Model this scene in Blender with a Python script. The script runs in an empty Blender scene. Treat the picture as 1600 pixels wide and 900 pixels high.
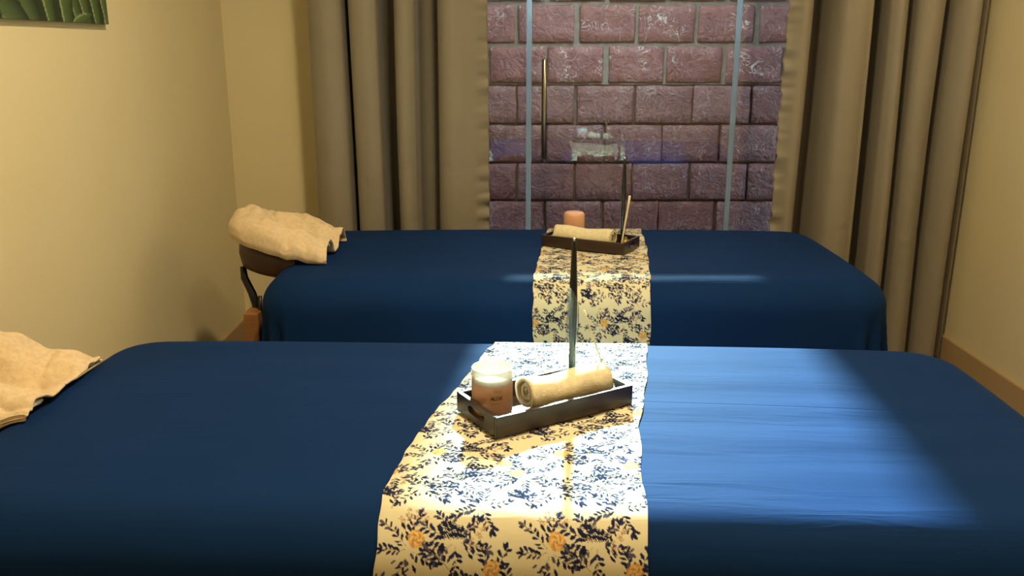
import bpy, bmesh, math, random
import numpy as np
from mathutils import Vector, Matrix, noise

sc = bpy.context.scene
C = sc.collection
random.seed(7)
rng = np.random.default_rng(11)

# ------------------------------------------------------------------ camera
F = 1380.0                       # focal length in pixels of the 1600 x 900 frame
PITCH = math.radians(15.2)
CAM = Vector((0, 0, 1.26))
cam_d = bpy.data.cameras.new('camera')
cam = bpy.data.objects.new('camera', cam_d)
C.objects.link(cam)
cam.location = CAM
cam.rotation_euler = (math.radians(90) - PITCH, 0, 0)
cam_d.sensor_fit = 'HORIZONTAL'
cam_d.sensor_width = 36
cam_d.lens = 36 * F / 1600
cam_d.clip_start = .02
sc.camera = cam

# ------------------------------------------------------------------ world, sun, exposure
w = bpy.data.worlds.new('sky')
sc.world = w
w.use_nodes = True
nt = w.node_tree
bg = nt.nodes['Background']
sky = nt.nodes.new('ShaderNodeTexSky')
sky.sky_type = 'NISHITA'
sky.sun_disc = False
sky.sun_elevation = math.radians(30)
sky.sun_rotation = math.radians(12)
sky.altitude = 200
nt.links.new(sky.outputs[0], bg.inputs[0])
bg.inputs[1].default_value = .9

SUN_TRAVEL = Vector((-.08, -1, -.556))
sd = bpy.data.lights.new('sun', 'SUN')
sd.energy = 26
sd.color = (.56, .96, 1.0)
sd.angle = math.radians(2.1)
sun = bpy.data.objects.new('sun', sd)
C.objects.link(sun)
sun.location = (1, 8, 6)
sun.rotation_euler = SUN_TRAVEL.to_track_quat('-Z', 'Y').to_euler()

vs = sc.view_settings
vs.view_transform = 'Standard'
vs.look = 'None'
vs.exposure = 0.0
vs.gamma = 1
vs.use_curve_mapping = False

# ------------------------------------------------------------------ dimensions (metres)
XL, XR = -1.18, 1.78             # left and right wall faces
YG = 3.75                        # face of the window wall / glass
YB = -1.6                        # wall behind the camera
ZC = 2.55                        # ceiling
YBRICK = 4.35                    # face of the brick wall across the light well
TOP = .62                        # height of the made beds

# ------------------------------------------------------------------ helpers
def link(name, me, mat=None, parent=None):
    o = bpy.data.objects.new(name, me)
    C.objects.link(o)
    if mat is not None and len(me.materials) == 0:
        me.materials.append(mat)
    if parent is not None:
        o.parent = parent
    return o

def obj(name, bm, mat, parent=None, smooth=False):
    me = bpy.data.meshes.new(name)
    bmesh.ops.recalc_face_normals(bm, faces=bm.faces)
    bm.to_mesh(me)
    bm.free()
    if smooth:
        me.polygons.foreach_set('use_smooth', [True] * len(me.polygons))
    return link(name, me, mat, parent)

def raw(name, verts, faces, mat, parent=None, smooth=True):
    me = bpy.data.meshes.new(name)
    me.from_pydata([tuple(v) for v in verts], [], faces)
    me.update()
    if smooth:
        me.polygons.foreach_set('use_smooth', [True] * len(me.polygons))
    return link(name, me, mat, parent)

def tag(o, label=None, cat=None, group=None, kind=None):
    if label: o['label'] = label
    if cat: o['category'] = cat
    if group: o['group'] = group
    if kind: o['kind'] = kind
    return o

def empty(name, loc=(0, 0, 0), rz=0):
    o = bpy.data.objects.new(name, None)
    C.objects.link(o)
    o.location = loc
    o.rotation_euler = (0, 0, rz)
    o.empty_display_size = .05
    return o

def box(bm, x0, x1, y0, y1, z0, z1, bevel=0, seg=2):
    r = bmesh.ops.create_cube(bm, size=1)
    for v in r['verts']:
        v.co = Vector(((x0 + x1) / 2 + v.co.x * (x1 - x0), (y0 + y1) / 2 + v.co.y * (y1 - y0), (z0 + z1) / 2 + v.co.z * (z1 - z0)))
    if bevel:
        es = list({e for v in r['verts'] for e in v.link_edges})
        bmesh.ops.bevel(bm, geom=es, offset=bevel, segments=seg, affect='EDGES', profile=.5)
    return bm

def boxobj(name, dims, mat, parent=None, bevel=0, seg=2):
    return obj(name, box(bmesh.new(), *dims, bevel=bevel, seg=seg), mat, parent)

def lathe(name, prof, mat, parent=None, n=40, loc=(0, 0, 0), smooth=True):
    """prof: list of (r, z); closed on the axis where r = 0."""
    vs_, fs, rings = [], [], []
    for r, z in prof:
        if r <= 1e-6:
            rings.append([len(vs_)]); vs_.append((loc[0], loc[1], loc[2] + z))
        else:
            rings.append(list(range(len(vs_), len(vs_) + n)))
            for k in range(n):
                a = 2 * math.pi * k / n
                vs_.append((loc[0] + r * math.cos(a), loc[1] + r * math.sin(a), loc[2] + z))
    for a, b in zip(rings[:-1], rings[1:]):
        for k in range(n):
            q = (k + 1) % n
            if len(a) == 1 and len(b) == 1: continue
            if len(a) == 1: fs.append((a[0], b[q], b[k]))
            elif len(b) == 1: fs.append((a[k], a[q], b[0]))
            else: fs.append((a[k], a[q], b[q], b[k]))
    return raw(name, vs_, fs, mat, parent, smooth)

def tube(name, pts, rad, mat, parent=None, n=10, cap=True, smooth=True):
    """round bar along pts; rad a number or one per point"""
    pts = [Vector(p) for p in pts]
    rads = rad if isinstance(rad, (list, tuple)) else [rad] * len(pts)
    vs_, fs = [], []
    up = Vector((0.0123, .031, 1))
    for i, p in enumerate(pts):
        d = (pts[min(i + 1, len(pts) - 1)] - pts[max(i - 1, 0)]).normalized()
        s = d.cross(up)
        if s.length < .1: s = d.cross(Vector((1, 0, 0)))
        s.normalize(); t = s.cross(d)
        for k in range(n):
            a = 2 * math.pi * k / n
            vs_.append(p + rads[i] * (math.cos(a) * s + math.sin(a) * t))
    for i in range(len(pts) - 1):
        for k in range(n):
            q = (k + 1) % n
            fs.append((i * n + k, i * n + q, (i + 1) * n + q, (i + 1) * n + k))
    if cap:
        fs.append(tuple(range(n))[::-1]); fs.append(tuple(range((len(pts) - 1) * n, len(pts) * n)))
    return raw(name, vs_, fs, mat, parent, smooth)

def gridfaces(nu, nv):
    return [(i * nv + j, (i + 1) * nv + j, (i + 1) * nv + j + 1, i * nv + j + 1) for i in range(nu - 1) for j in range(nv - 1)]

def fast_grid(name, P, col, mat, parent=None):
    """P: (nu, nv, 3) points, col: (nu, nv, 3) linear colours of the print"""
    nu, nv = P.shape[:2]
    me = bpy.data.meshes.new(name)
    me.vertices.add(nu * nv)
    me.vertices.foreach_set('co', P.reshape(-1).astype(np.float32))
    i, j = np.meshgrid(np.arange(nu - 1), np.arange(nv - 1), indexing='ij')
    q = np.stack([i * nv + j, (i + 1) * nv + j, (i + 1) * nv + j + 1, i * nv + j + 1], -1).reshape(-1)
    n = (nu - 1) * (nv - 1)
    me.loops.add(4 * n)
    me.polygons.add(n)
    me.loops.foreach_set('vertex_index', q.astype(np.int32))
    me.polygons.foreach_set('loop_start', (np.arange(n) * 4).astype(np.int32))
    me.polygons.foreach_set('use_smooth', np.ones(n, bool))
    me.update(calc_edges=True)
    a = me.color_attributes.new('print', 'FLOAT_COLOR', 'POINT')
    rgba = np.ones((nu * nv, 4), np.float32)
    rgba[:, :3] = col.reshape(-1, 3)
    a.data.foreach_set('color', rgba.reshape(-1))
    return link(name, me, mat, parent)

# ------------------------------------------------------------------ materials
def mat(name, color, rough=.6, spec=.5, metal=0, coat=0, sheen=0, sheen_tint=None, alpha=1, emit=None):
    m = bpy.data.materials.new(name)
    m.use_nodes = True
    b = m.node_tree.nodes['Principled BSDF']
    b.inputs['Base Color'].default_value = (*color, 1)
    b.inputs['Roughness'].default_value = rough
    b.inputs['Specular IOR Level'].default_value = spec
    b.inputs['Metallic'].default_value = metal
    b.inputs['Coat Weight'].default_value = coat
    b.inputs['Coat Roughness'].default_value = .12
    b.inputs['Sheen Weight'].default_value = sheen
    b.inputs['Sheen Roughness'].default_value = .4
    if sheen_tint: b.inputs['Sheen Tint'].default_value = (*sheen_tint, 1)
    b.inputs['Alpha'].default_value = alpha
    if emit:
        b.inputs['Emission Color'].default_value = (*emit[0], 1)
        b.inputs['Emission Strength'].default_value = emit[1]
    return m

class NB:
    """short-hand for adding nodes to a material"""
    def __init__(s, m):
        s.nt = m.node_tree; s.b = s.nt.nodes['Principled BSDF']
    def n(s, t, **kw):
        x = s.nt.nodes.new('ShaderNode' + t)
        for k, v in kw.items(): setattr(x, k, v)
        return x
    def l(s, a, b): s.nt.links.new(a, b)
    def coords(s, scale=(1, 1, 1), kind='Object'):
        tc = s.n('TexCoord'); mp = s.n('Mapping')
        mp.inputs['Scale'].default_value = scale
        s.l(tc.outputs[kind], mp.inputs['Vector'])
        return mp.outputs['Vector']
    def noise(s, vec, scale, detail=3, rough=.55, dist=0):
        x = s.n('TexNoise')
        x.inputs['Scale'].default_value = scale; x.inputs['Detail'].default_value = detail
        x.inputs['Roughness'].default_value = rough; x.inputs['Distortion'].default_value = dist
        s.l(vec, x.inputs['Vector'])
        return x.outputs['Fac']
    def ramp(s, fac, stops):
        r = s.n('ValToRGB')
        e = r.color_ramp.elements
        while len(e) < len(stops): e.new(.5)
        for el, (p, c) in zip(e, stops):
            el.position = p; el.color = (*c, 1)
        s.l(fac, r.inputs['Fac'])
        return r.outputs['Color']
    def math(s, op, a, b=None):
        x = s.n('Math', operation=op)
        for i, q in enumerate((a, b)):
            if q is None: continue
            if isinstance(q, (int, float)): x.inputs[i].default_value = q
            else: s.l(q, x.inputs[i])
        return x.outputs[0]
    def bump(s, h, strength=.3, dist=.01, prev=None):
        x = s.n('Bump')
        x.inputs['Strength'].default_value = strength; x.inputs['Distance'].default_value = dist
        s.l(h, x.inputs['Height'])
        if prev: s.l(prev, x.inputs['Normal'])
        return x.outputs['Normal']

# painted plaster
M_wall = mat('cream_paint', (.82, .74, .49), .62, .35)
nb = NB(M_wall); v = nb.coords()
nb.l(nb.ramp(nb.noise(v, 2.2, 4), [(.3, (.805, .725, .475)), (.7, (.835, .755, .505))]), nb.b.inputs['Base Color'])
nb.l(nb.bump(nb.noise(v, 160, 4), .12, .004), nb.b.inputs['Normal'])
M_ceil = mat('white_ceiling_paint', (.80, .76, .68), .8, .2)
nb = NB(M_ceil); nb.l(nb.bump(nb.noise(nb.coords(), 60, 3), .1, .004), nb.b.inputs['Normal'])
M_floor = mat('brown_floor_tile', (.22, .13, .075), .45)
nb = NB(M_floor); v = nb.coords()
nb.l(nb.ramp(nb.noise(v, 5, 5), [(.3, (.18, .10, .055)), (.7, (.27, .165, .095))]), nb.b.inputs['Base Color'])
M_base = mat('baseboard_paint', (.50, .37, .20), .5)
nb = NB(M_base); nb.l(nb.bump(nb.noise(nb.coords(), 40, 3), .08, .003), nb.b.inputs['Normal'])

# navy microfibre sheet
M_sheet = mat('navy_sheet', (.007, .029, .110), .65, .015, sheen=.014, sheen_tint=(.8, .85, .95))
nb = NB(M_sheet)
v1 = nb.coords((4.5, 42, 4)); v2 = nb.coords((1, 5, 1)); v3 = nb.coords((1, 1, 1))
n1 = nb.noise(v1, 1.0, 3, .5, .6)
msk = nb.ramp(nb.noise(v2, 1.3, 2), [(.38, (.1, .1, .1)), (.62, (1, 1, 1))])
h = nb.math('MULTIPLY', n1, msk)
sep = nb.n('SeparateXYZ'); nb.l(v3, sep.inputs[0])
dy = nb.math('ABSOLUTE', nb.math('ADD', nb.math('SUBTRACT', sep.outputs['Y'], .030), nb.math('MULTIPLY', sep.outputs['X'], .045)))
seam = nb.math('MULTIPLY', nb.math('SUBTRACT', 1.0, nb.math('MINIMUM', nb.math('DIVIDE', dy, .004), 1.0)), nb.math('GREATER_THAN', sep.outputs['X'], .15))
h2 = nb.math('SUBTRACT', h, nb.math('MULTIPLY', seam, .35))
nrm = nb.bump(h2, .42, .007)
nb.l(nb.bump(nb.noise(v3, 700, 2), .06, .001, nrm), nb.b.inputs['Normal'])
nb.l(nb.ramp(nb.noise(v3, 3, 3), [(.35, (.0068, .0278, .104)), (.65, (.0074, .0305, .116))]), nb.b.inputs['Base Color'])

# runner print
M_runner = mat('printed_cotton', (.8, .8, .7), .9, .04)
nb = NB(M_runner); at = nb.n('Attribute', attribute_name='print')
nb.l(at.outputs['Color'], nb.b.inputs['Base Color'])
n_soft = nb.bump(nb.noise(nb.coords((6, 30, 6)), 1, 3), .35, .006)
nb.l(nb.bump(nb.noise(nb.coords(), 900, 2), .08, .001, n_soft), nb.b.inputs['Normal'])
M_print = mat('canvas_print', (.1, .2, .1), .5, .3)
nb = NB(M_print); at = nb.n('Attribute', attribute_name='print')
nb.l(at.outputs['Color'], nb.b.inputs['Base Color'])
nb.l(nb.bump(nb.noise(nb.coords(), 800, 2), .05, .001), nb.b.inputs['Normal'])

M_curtain = mat('taupe_satin', (.275, .250, .200), .52, .4, sheen=.12)
nb = NB(M_curtain); v = nb.coords((1, 1, .25))
nb.l(nb.ramp(nb.noise(v, 6, 3), [(.3, (.258, .235, .188)), (.7, (.292, .265, .212))]), nb.b.inputs['Base Color'])
nn = nb.bump(nb.noise(nb.coords((1, 1, 1.2)), 9, 2, .5, .8), .22, .012)
nb.l(nb.bump(nb.noise(nb.coords((1, 1, 1)), 500, 2), .06, .001, nn), nb.b.inputs['Normal'])

def terry(name, c, s=.25):
    m = mat(name, c, .9, .1, sheen=s)
    nb = NB(m); v = nb.coords()
    n_a = nb.bump(nb.noise(v, 420, 3), .5, .003)
    nb.l(nb.bump(nb.noise(v, 60, 2), .3, .004, n_a), nb.b.inputs['Normal'])
    d = tuple(x * .88 for x in c)
    nb.l(nb.ramp(nb.noise(v, 90, 3), [(.35, d), (.6, c)]), nb.b.inputs['Base Color'])
    return m
M_towel = terry('cream_terry', (.84, .74, .50))
M_cover = terry('beige_fleece', (.80, .64, .43), .1)
M_lining = mat('white_lining', (.82, .84, .82), .8)
nb = NB(M_lining); nb.l(nb.bump(nb.noise(nb.coords(), 200, 2), .3, .002), nb.b.inputs['Normal'])

def wood(name, a, b, rough=.35):
    m = mat(name, a, rough, .5)
    nb = NB(m); v = nb.coords((3, 40, 40))
    f = nb.noise(v, 2, 5, .6, .4)
    nb.l(nb.ramp(f, [(.3, a), (.7, b)]), nb.b.inputs['Base Color'])
    nb.l(nb.bump(f, .08, .002), nb.b.inputs['Normal'])
    return m
M_tray = wood('espresso_wood', (.022, .012, .008), (.045, .025, .016), .33)
M_leg = wood('brown_beech', (.25, .11, .04), (.33, .16, .065), .45)
M_vinyl = mat('brown_vinyl', (.060, .026, .018), .42)
nb = NB(M_vinyl); nb.l(nb.bump(nb.noise(nb.coords(), 150, 3), .15, .002), nb.b.inputs['Normal'])
M_black = mat('black_bracket', (.008, .008, .010), .4)
nb = NB(M_black); nb.l(nb.bump(nb.noise(nb.coords(), 90, 2), .05, .002), nb.b.inputs['Normal'])
M_taper = mat('glossy_black', (.006, .009, .010), .16, .6)
nb = NB(M_taper); nb.l(nb.bump(nb.noise(nb.coords(), 120, 2), .04, .002), nb.b.inputs['Normal'])
M_tip = mat('white_wick', (.85, .85, .80), .5)
M_incense = wood('pale_stick', (.72, .58, .33), (.80, .66, .42), .7)
M_gold = mat('polished_gold', (.85, .66, .22), .2, .5, 1)
nb = NB(M_gold); nb.l(nb.bump(nb.noise(nb.coords(), 90, 2), .05, .002), nb.b.inputs['Normal'])
M_steel = mat('brushed_steel', (.42, .40, .36), .28, .5, 1)
nb = NB(M_steel); nb.l(nb.bump(nb.noise(nb.coords((90, 90, 3)), 5, 2), .05, .001), nb.b.inputs['Normal'])
M_wax = mat('cream_wax', (.90, .72, .33), .45)
b = M_wax.node_tree.nodes['Principled BSDF']
b.inputs['Subsurface Weight'].default_value = .3; b.inputs['Subsurface Radius'].default_value = (.01, .006, .003)
M_pink = mat('pink_wax_in_frosted_glass', (.72, .41, .27), .38, .5)
nb = NB(M_pink); nb.l(nb.ramp(nb.noise(nb.coords(), 14, 3), [(.3, (.68, .385, .25)), (.7, (.76, .44, .30))]), nb.b.inputs['Base Color'])
M_pink2 = mat('peach_frosted_glass', (.80, .44, .28), .4, .5)
nb = NB(M_pink2); nb.l(nb.ramp(nb.noise(nb.coords(), 14, 3), [(.3, (.78, .42, .26)), (.7, (.83, .47, .31))]), nb.b.inputs['Base Color'])
M_letter = mat('dark_gold_lettering', (.16, .08, .03), .4)
M_letter2 = mat('gold_lettering', (.55, .33, .10), .35, .5, .5)

# frosted upper jar: milky, lets part of the view through
M_frost = bpy.data.materials.new('frosted_glass'); M_frost.use_nodes = True
n_ = M_frost.node_tree; p_ = n_.nodes['Principled BSDF']
p_.inputs['Base Color'].default_value = (.78, .80, .82, 1); p_.inputs['Roughness'].default_value = .35
p_.inputs['Alpha'].default_value = .62

def clear_glass(name, tint=(1, 1, 1), rough=.0, ior=1.5, bump=None):
    m = bpy.data.materials.new(name); m.use_nodes = True
    t = m.node_tree; t.nodes.remove(t.nodes['Principled BSDF'])
    out = t.nodes['Material Output']
    tr = t.nodes.new('ShaderNodeBsdfTransparent'); tr.inputs[0].default_value = (*tint, 1)
    gl = t.nodes.new('ShaderNodeBsdfGlossy'); gl.inputs['Roughness'].default_value = rough
    fr = t.nodes.new('ShaderNodeFresnel'); fr.inputs['IOR'].default_value = ior
    mx = t.nodes.new('ShaderNodeMixShader')
    t.links.new(fr.outputs[0], mx.inputs[0]); t.links.new(tr.outputs[0], mx.inputs[1]); t.links.new(gl.outputs[0], mx.inputs[2])
    t.links.new(mx.outputs[0], out.inputs[0])
    return m
M_glass = clear_glass('door_glass', (.97, .985, .98), 0, 1.52)
M_tubeglass = clear_glass('tube_glass', (.98, .99, .99), .03, 1.5)
t_ = M_tubeglass.node_tree                       # thin wall: the same shine seen from either side
lw = t_.nodes.new('ShaderNodeLayerWeight'); pw = t_.nodes.new('ShaderNodeMath'); pw.operation = 'POWER'; pw.inputs[1].default_value = 4
ml = t_.nodes.new('ShaderNodeMath'); ml.operation = 'MULTIPLY_ADD'; ml.inputs[1].default_value = .7; ml.inputs[2].default_value = .03
t_.links.new(lw.outputs['Facing'], pw.inputs[0]); t_.links.new(pw.outputs[0], ml.inputs[0])
t_.links.new(ml.outputs[0], [n for n in t_.nodes if n.type == 'MIX_SHADER'][0].inputs[0])
# clear plastic seal strips on the glass edges: milky and shiny
M_seal = mat('clear_plastic_seal', (.62, .78, .86), .18, .7, alpha=.6)
nb = NB(M_seal)
tl = nb.n('BsdfTranslucent'); tl.inputs[0].default_value = (.65, .88, 1, 1)
mx = nb.n('MixShader'); mx.inputs[0].default_value = .5
nb.l(nb.b.outputs[0], mx.inputs[1]); nb.l(tl.outputs[0], mx.inputs[2]); nb.l(mx.outputs[0], nb.nt.nodes['Material Output'].inputs[0])
nb.l(nb.bump(nb.noise(nb.coords((30, 30, 3)), 2, 2), .1, .004), nb.b.inputs['Normal'])

# varnished brick
def brickmat(name, a, b_, c, glint):
    m = mat(name, a, .5, .5, coat=.9)
    nb = NB(m); v = nb.coords(kind='Object')
    oi = nb.n('ObjectInfo')
    add = nb.n('VectorMath', operation='ADD'); nb.l(v, add.inputs[0])
    mul = nb.n('VectorMath', operation='SCALE'); nb.l(oi.outputs['Location'], mul.inputs[0]); mul.inputs['Scale'].default_value = 3.7
    nb.l(mul.outputs[0], add.inputs[1]); v = add.outputs[0]
    f = nb.noise(v, 9, 5, .65)
    base = nb.ramp(f, [(.32, a), (.5, b_), (.72, c)])
    # glossy highlights of the varnish, painted into the colour as pale streaks
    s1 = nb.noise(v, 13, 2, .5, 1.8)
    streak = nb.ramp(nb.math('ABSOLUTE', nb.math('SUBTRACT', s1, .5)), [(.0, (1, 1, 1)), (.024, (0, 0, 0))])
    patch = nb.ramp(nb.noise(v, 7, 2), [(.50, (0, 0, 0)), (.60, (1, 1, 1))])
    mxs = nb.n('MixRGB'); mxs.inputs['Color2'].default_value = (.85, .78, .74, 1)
    nb.l(base, mxs.inputs['Color1']); nb.l(nb.math('MULTIPLY', streak, nb.math('MULTIPLY', patch, glint)), mxs.inputs['Fac'])
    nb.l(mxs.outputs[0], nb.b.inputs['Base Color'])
    n0 = nb.bump(nb.noise(v, 26, 4, .6, 1.5), .75, .014)
    nb.l(n0, nb.b.inputs['Normal'])
    nb.l(nb.bump(nb.noise(v, 20, 2, .5, 2.5), 1.0, .06), nb.b.inputs['Coat Normal'])
    nb.b.inputs['Coat Roughness'].default_value = .06
    return m
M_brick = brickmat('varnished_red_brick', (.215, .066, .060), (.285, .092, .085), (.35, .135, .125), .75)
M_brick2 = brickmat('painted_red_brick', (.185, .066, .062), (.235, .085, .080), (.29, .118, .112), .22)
M_mortar = mat('grey_mortar', (.20, .17, .155), .7)
nb = NB(M_mortar); v = nb.coords()
nb.l(nb.ramp(nb.noise(v, 30, 4), [(.3, (.22, .165, .15)), (.7, (.31, .25, .23))]), nb.b.inputs['Base Color'])
nb.l(nb.bump(nb.noise(v, 90, 4), .4, .006), nb.b.inputs['Normal'])
M_render = mat('outside_render', (.45, .42, .38), .85)
nb = NB(M_render); nb.l(nb.bump(nb.noise(nb.coords(), 60, 3), .2, .005), nb.b.inputs['Normal'])
M_lampwhite = mat('white_lamp_metal', (.8, .79, .76), .4)
nb = NB(M_lampwhite); nb.l(nb.bump(nb.noise(nb.coords(), 60, 2), .03, .002), nb.b.inputs['Normal'])
WARM = (1.0, .77, .44)
M_bulb = mat('warm_diffuser', (.9, .85, .7), .5, emit=(WARM, 6))

# ------------------------------------------------------------------ room shell
T = .12
def struct(o, label=None):
    o['kind'] = 'structure'
    if label: o['label'] = label
    return o

struct(boxobj('floor', (XL - T, XR + T, YB - T, YG + .15, -.12, 0), M_floor), 'brown tiled floor under the beds')
struct(boxobj('ceiling', (XL - T, XR + T, YB - T, YG + .15, ZC, ZC + .12), M_ceil), 'white ceiling above the picture')
struct(boxobj('wall_left', (XL - T, XL, YB - T, YG + .15, 0, ZC), M_wall), 'cream painted wall with the leaf picture')
struct(boxobj('wall_right', (XR, XR + T, YB - T, YG + .15, 0, ZC), M_wall), 'cream painted wall beside the right curtain')
struct(boxobj('wall_front', (XL, XR, YB - T, YB, 0, ZC), M_wall), 'cream wall behind the viewer')
OX0, OX1, OZ = -.62, 1.55, 2.28          # opening of the glass front
bm = bmesh.new()
box(bm, XL, OX0, YG, YG + .15, 0, ZC)
box(bm, OX1, XR, YG, YG + .15, 0, ZC)
box(bm, OX0, OX1, YG, YG + .15, OZ, ZC)
struct(obj('wall_back', bm, M_wall), 'cream window wall behind the curtains')

def baseboard(name, x0, x1, y0, y1, inward):
    bm = bmesh.new()
    box(bm, x0, x1, y0, y1, 0, .123, bevel=.006)
    return struct(obj(name, bm, M_base), 'low painted baseboard along the cream wall')
baseboard('baseboard_left', XL, XL + .014, YB, YG, 1)
baseboard('baseboard_right', XR - .014, XR, YB, YG, -1)
baseboard('baseboard_back', XL + .014, OX0, YG - .014, YG, 0)

# glass front: door leaf between two fixed panes
door = empty('door_1', (.5, YG, 0))
struct(door, 'frameless glass door with steel bar handle')
def part(name, bm_or_dims, m, parent, **kw):
    """mesh in world coordinates hung under a parent empty (no rotation)"""
    o = boxobj(name, bm_or_dims, m, None, **kw) if isinstance(bm_or_dims, tuple) else obj(name, bm_or_dims, m, None, **kw)
    adopt(o, parent)
    return o
def adopt(o, parent):
    bpy.context.view_layer.update()
    o.parent = parent
    o.matrix_parent_inverse = parent.matrix_world.inverted()
DX0, DX1 = .067, .929
GY0, GY1 = YG + .02, YG + .03
part('door_glass', (DX0 + .012, DX1 - .012, GY0, GY1, .012, OZ - .03), M_glass, door)
for x in (DX0, DX1):
    part('edge_seal', (x - .011, x + .011, GY0 - .004, GY1 + .004, .012, OZ - .03), M_seal, door, bevel=.004)
hx, hz0, hz1 = .137, .803, 1.215
o = tube('bar_handle', [(hx, GY0 - .045, hz0), (hx, GY0 - .045, hz0 + .003), (hx, GY0 - .045, hz1 - .003), (hx, GY0 - .045, hz1)], [.0095, .0115, .0115, .0095], M_steel, n=20)
adopt(o, door)
for z in (hz0 + .06, hz1 - .06):
    s = tube('standoff', [(hx, GY0 - .046, z), (hx, GY0 + .002, z)], .007, M_steel, n=12)
    adopt(s, o)
# the leaf stands slightly ajar, pushed outwards at the handle, hinged at its right edge
piv = Vector((DX1, GY0 + .005, 0))
bpy.context.view_layer.update()
door.matrix_world = Matrix.Translation(piv) @ Matrix.Rotation(math.radians(-6.3), 4, 'Z') @ Matrix.Translation(-piv) @ door.matrix_world
for i, (x0, x1) in enumerate(((OX0 + .012, DX0 - .012), (DX1 + .012, OX1 - .012))):
    wdw = empty('window_%d' % (i + 1), ((x0 + x1) / 2, YG, 0))
    struct(wdw, ('narrow glass leaf left of the glass door', 'fixed glass pane right of the glass door')[i])
    part('pane', (x0, x1, GY0, GY1, .03, OZ - .03), M_glass, wdw)
    part('bottom_channel', (x0, x1, GY0 - .01, GY1 + .01, 0, .03), M_steel, wdw)
    part('top_channel', (x0, x1, GY0 - .01, GY1 + .01, OZ - .03, OZ), M_steel, wdw)
    if i == 0:                                   # second leaf, hinged at its left edge and ajar as well
        pv = Vector((x0, GY0 + .005, 0))
        bpy.context.view_layer.update()
        wdw.matrix_world = Matrix.Translation(pv) @ Matrix.Rotation(math.radians(6.5), 4, 'Z') @ Matrix.Translation(-pv) @ wdw.matrix_world

# light well outside: paving and the brick wall across it
struct(boxobj('ground_outside', (-3, 4, YG + .15, YBRICK + .3, -.12, -.01), M_render), 'paving of the narrow yard outside the glass')
bw = empty('wall_outside', (.5, YBRICK, 0))
struct(bw, 'varnished red brick wall seen through the glass door')
RH, ZR0 = .187, -.032                       # course height, first bed joint
NROW = 9
HW = ZR0 + RH * NROW                        # top of the wall
part('mortar', (-2.6, 3.6, YBRICK + .011, YBRICK + .18, ZR0 + RH * 6, HW), M_mortar, bw)
part('mortar', (-2.6, 3.6, YBRICK + .030, YBRICK + .18, -.1, ZR0 + RH * 6 - .0005), M_mortar, bw)
part('sun_lip', (-2.6, 3.6, YBRICK, YBRICK + .19, HW + .0005, HW + .010), M_mortar, bw)  # unseen lip added on the wall top to narrow the farther bed's sun strip
def brickmesh(L, H, D, seed, bmat):
    bm = bmesh.new()
    box(bm, -L / 2, L / 2, -D / 2, D / 2, -H / 2, H / 2)
    bmesh.ops.subdivide_edges(bm, edges=[e for e in bm.edges if abs(e.verts[0].co.x - e.verts[1].co.x) > .05], cuts=5)
    bmesh.ops.subdivide_edges(bm, edges=[e for e in bm.edges if abs(e.verts[0].co.z - e.verts[1].co.z) > .05], cuts=3, use_grid_fill=True)
    for v in bm.verts:
        k = Vector((v.co.x * 14 + seed * 9.1, v.co.y * 9, v.co.z * 14))
        v.co += Vector((noise.noise(k) * .004, noise.noise(k + Vector((5, 1, 2))) * .005, noise.noise(k + Vector((1, 7, 3))) * .004))
    es = [e for e in bm.edges if e.calc_face_angle(0) > .9]
    bmesh.ops.bevel(bm, geom=es, offset=.005, segments=1, affect='EDGES')
    me = bpy.data.meshes.new('brick')
    bm.to_mesh(me); bm.free()
    me.polygons.foreach_set('use_smooth', [True] * len(me.polygons))
    me.materials.append(bmat)
    return me
PER = .283
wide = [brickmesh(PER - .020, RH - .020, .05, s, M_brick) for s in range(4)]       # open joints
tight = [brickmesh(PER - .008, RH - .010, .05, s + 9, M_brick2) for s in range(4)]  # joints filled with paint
bpy.context.view_layer.update()
bwi = bw.matrix_world.inverted()
for r in range(NROW):
    for k in range(-6, 9):
        x = .307 + PER * (k + .5) + (PER / 2 if r % 2 == 0 else 0)
        if not -1.4 < x < 2.6: continue
        me = random.choice(wide if r >= 6 else tight)
        o = link('brick', me)
        o.parent = bw
        o.matrix_parent_inverse = bwi
        o.location = (x + random.uniform(-.004, .004), YBRICK + .022 + random.uniform(-.004, .003), ZR0 + RH * (r + .5))
        o.rotation_euler = (random.uniform(-.012, .012), random.uniform(-.008, .008), random.uniform(-.012, .012))
struct(boxobj('sun_block_left', (-2.6, .14, YBRICK + .02, YBRICK + .18, HW + .011, 3.3), M_render), 'unseen slab added over the yard wall to block sun on the left')  # unseen blocker added to end the sun patch on its left side
struct(boxobj('sun_block_right', (.886, 3.6, YBRICK + .02, YBRICK + .18, HW + .011, 3.3), M_render), 'unseen slab added over the yard wall to block sun on the right')  # same on the right: added out of view to cut the sun patch

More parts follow.
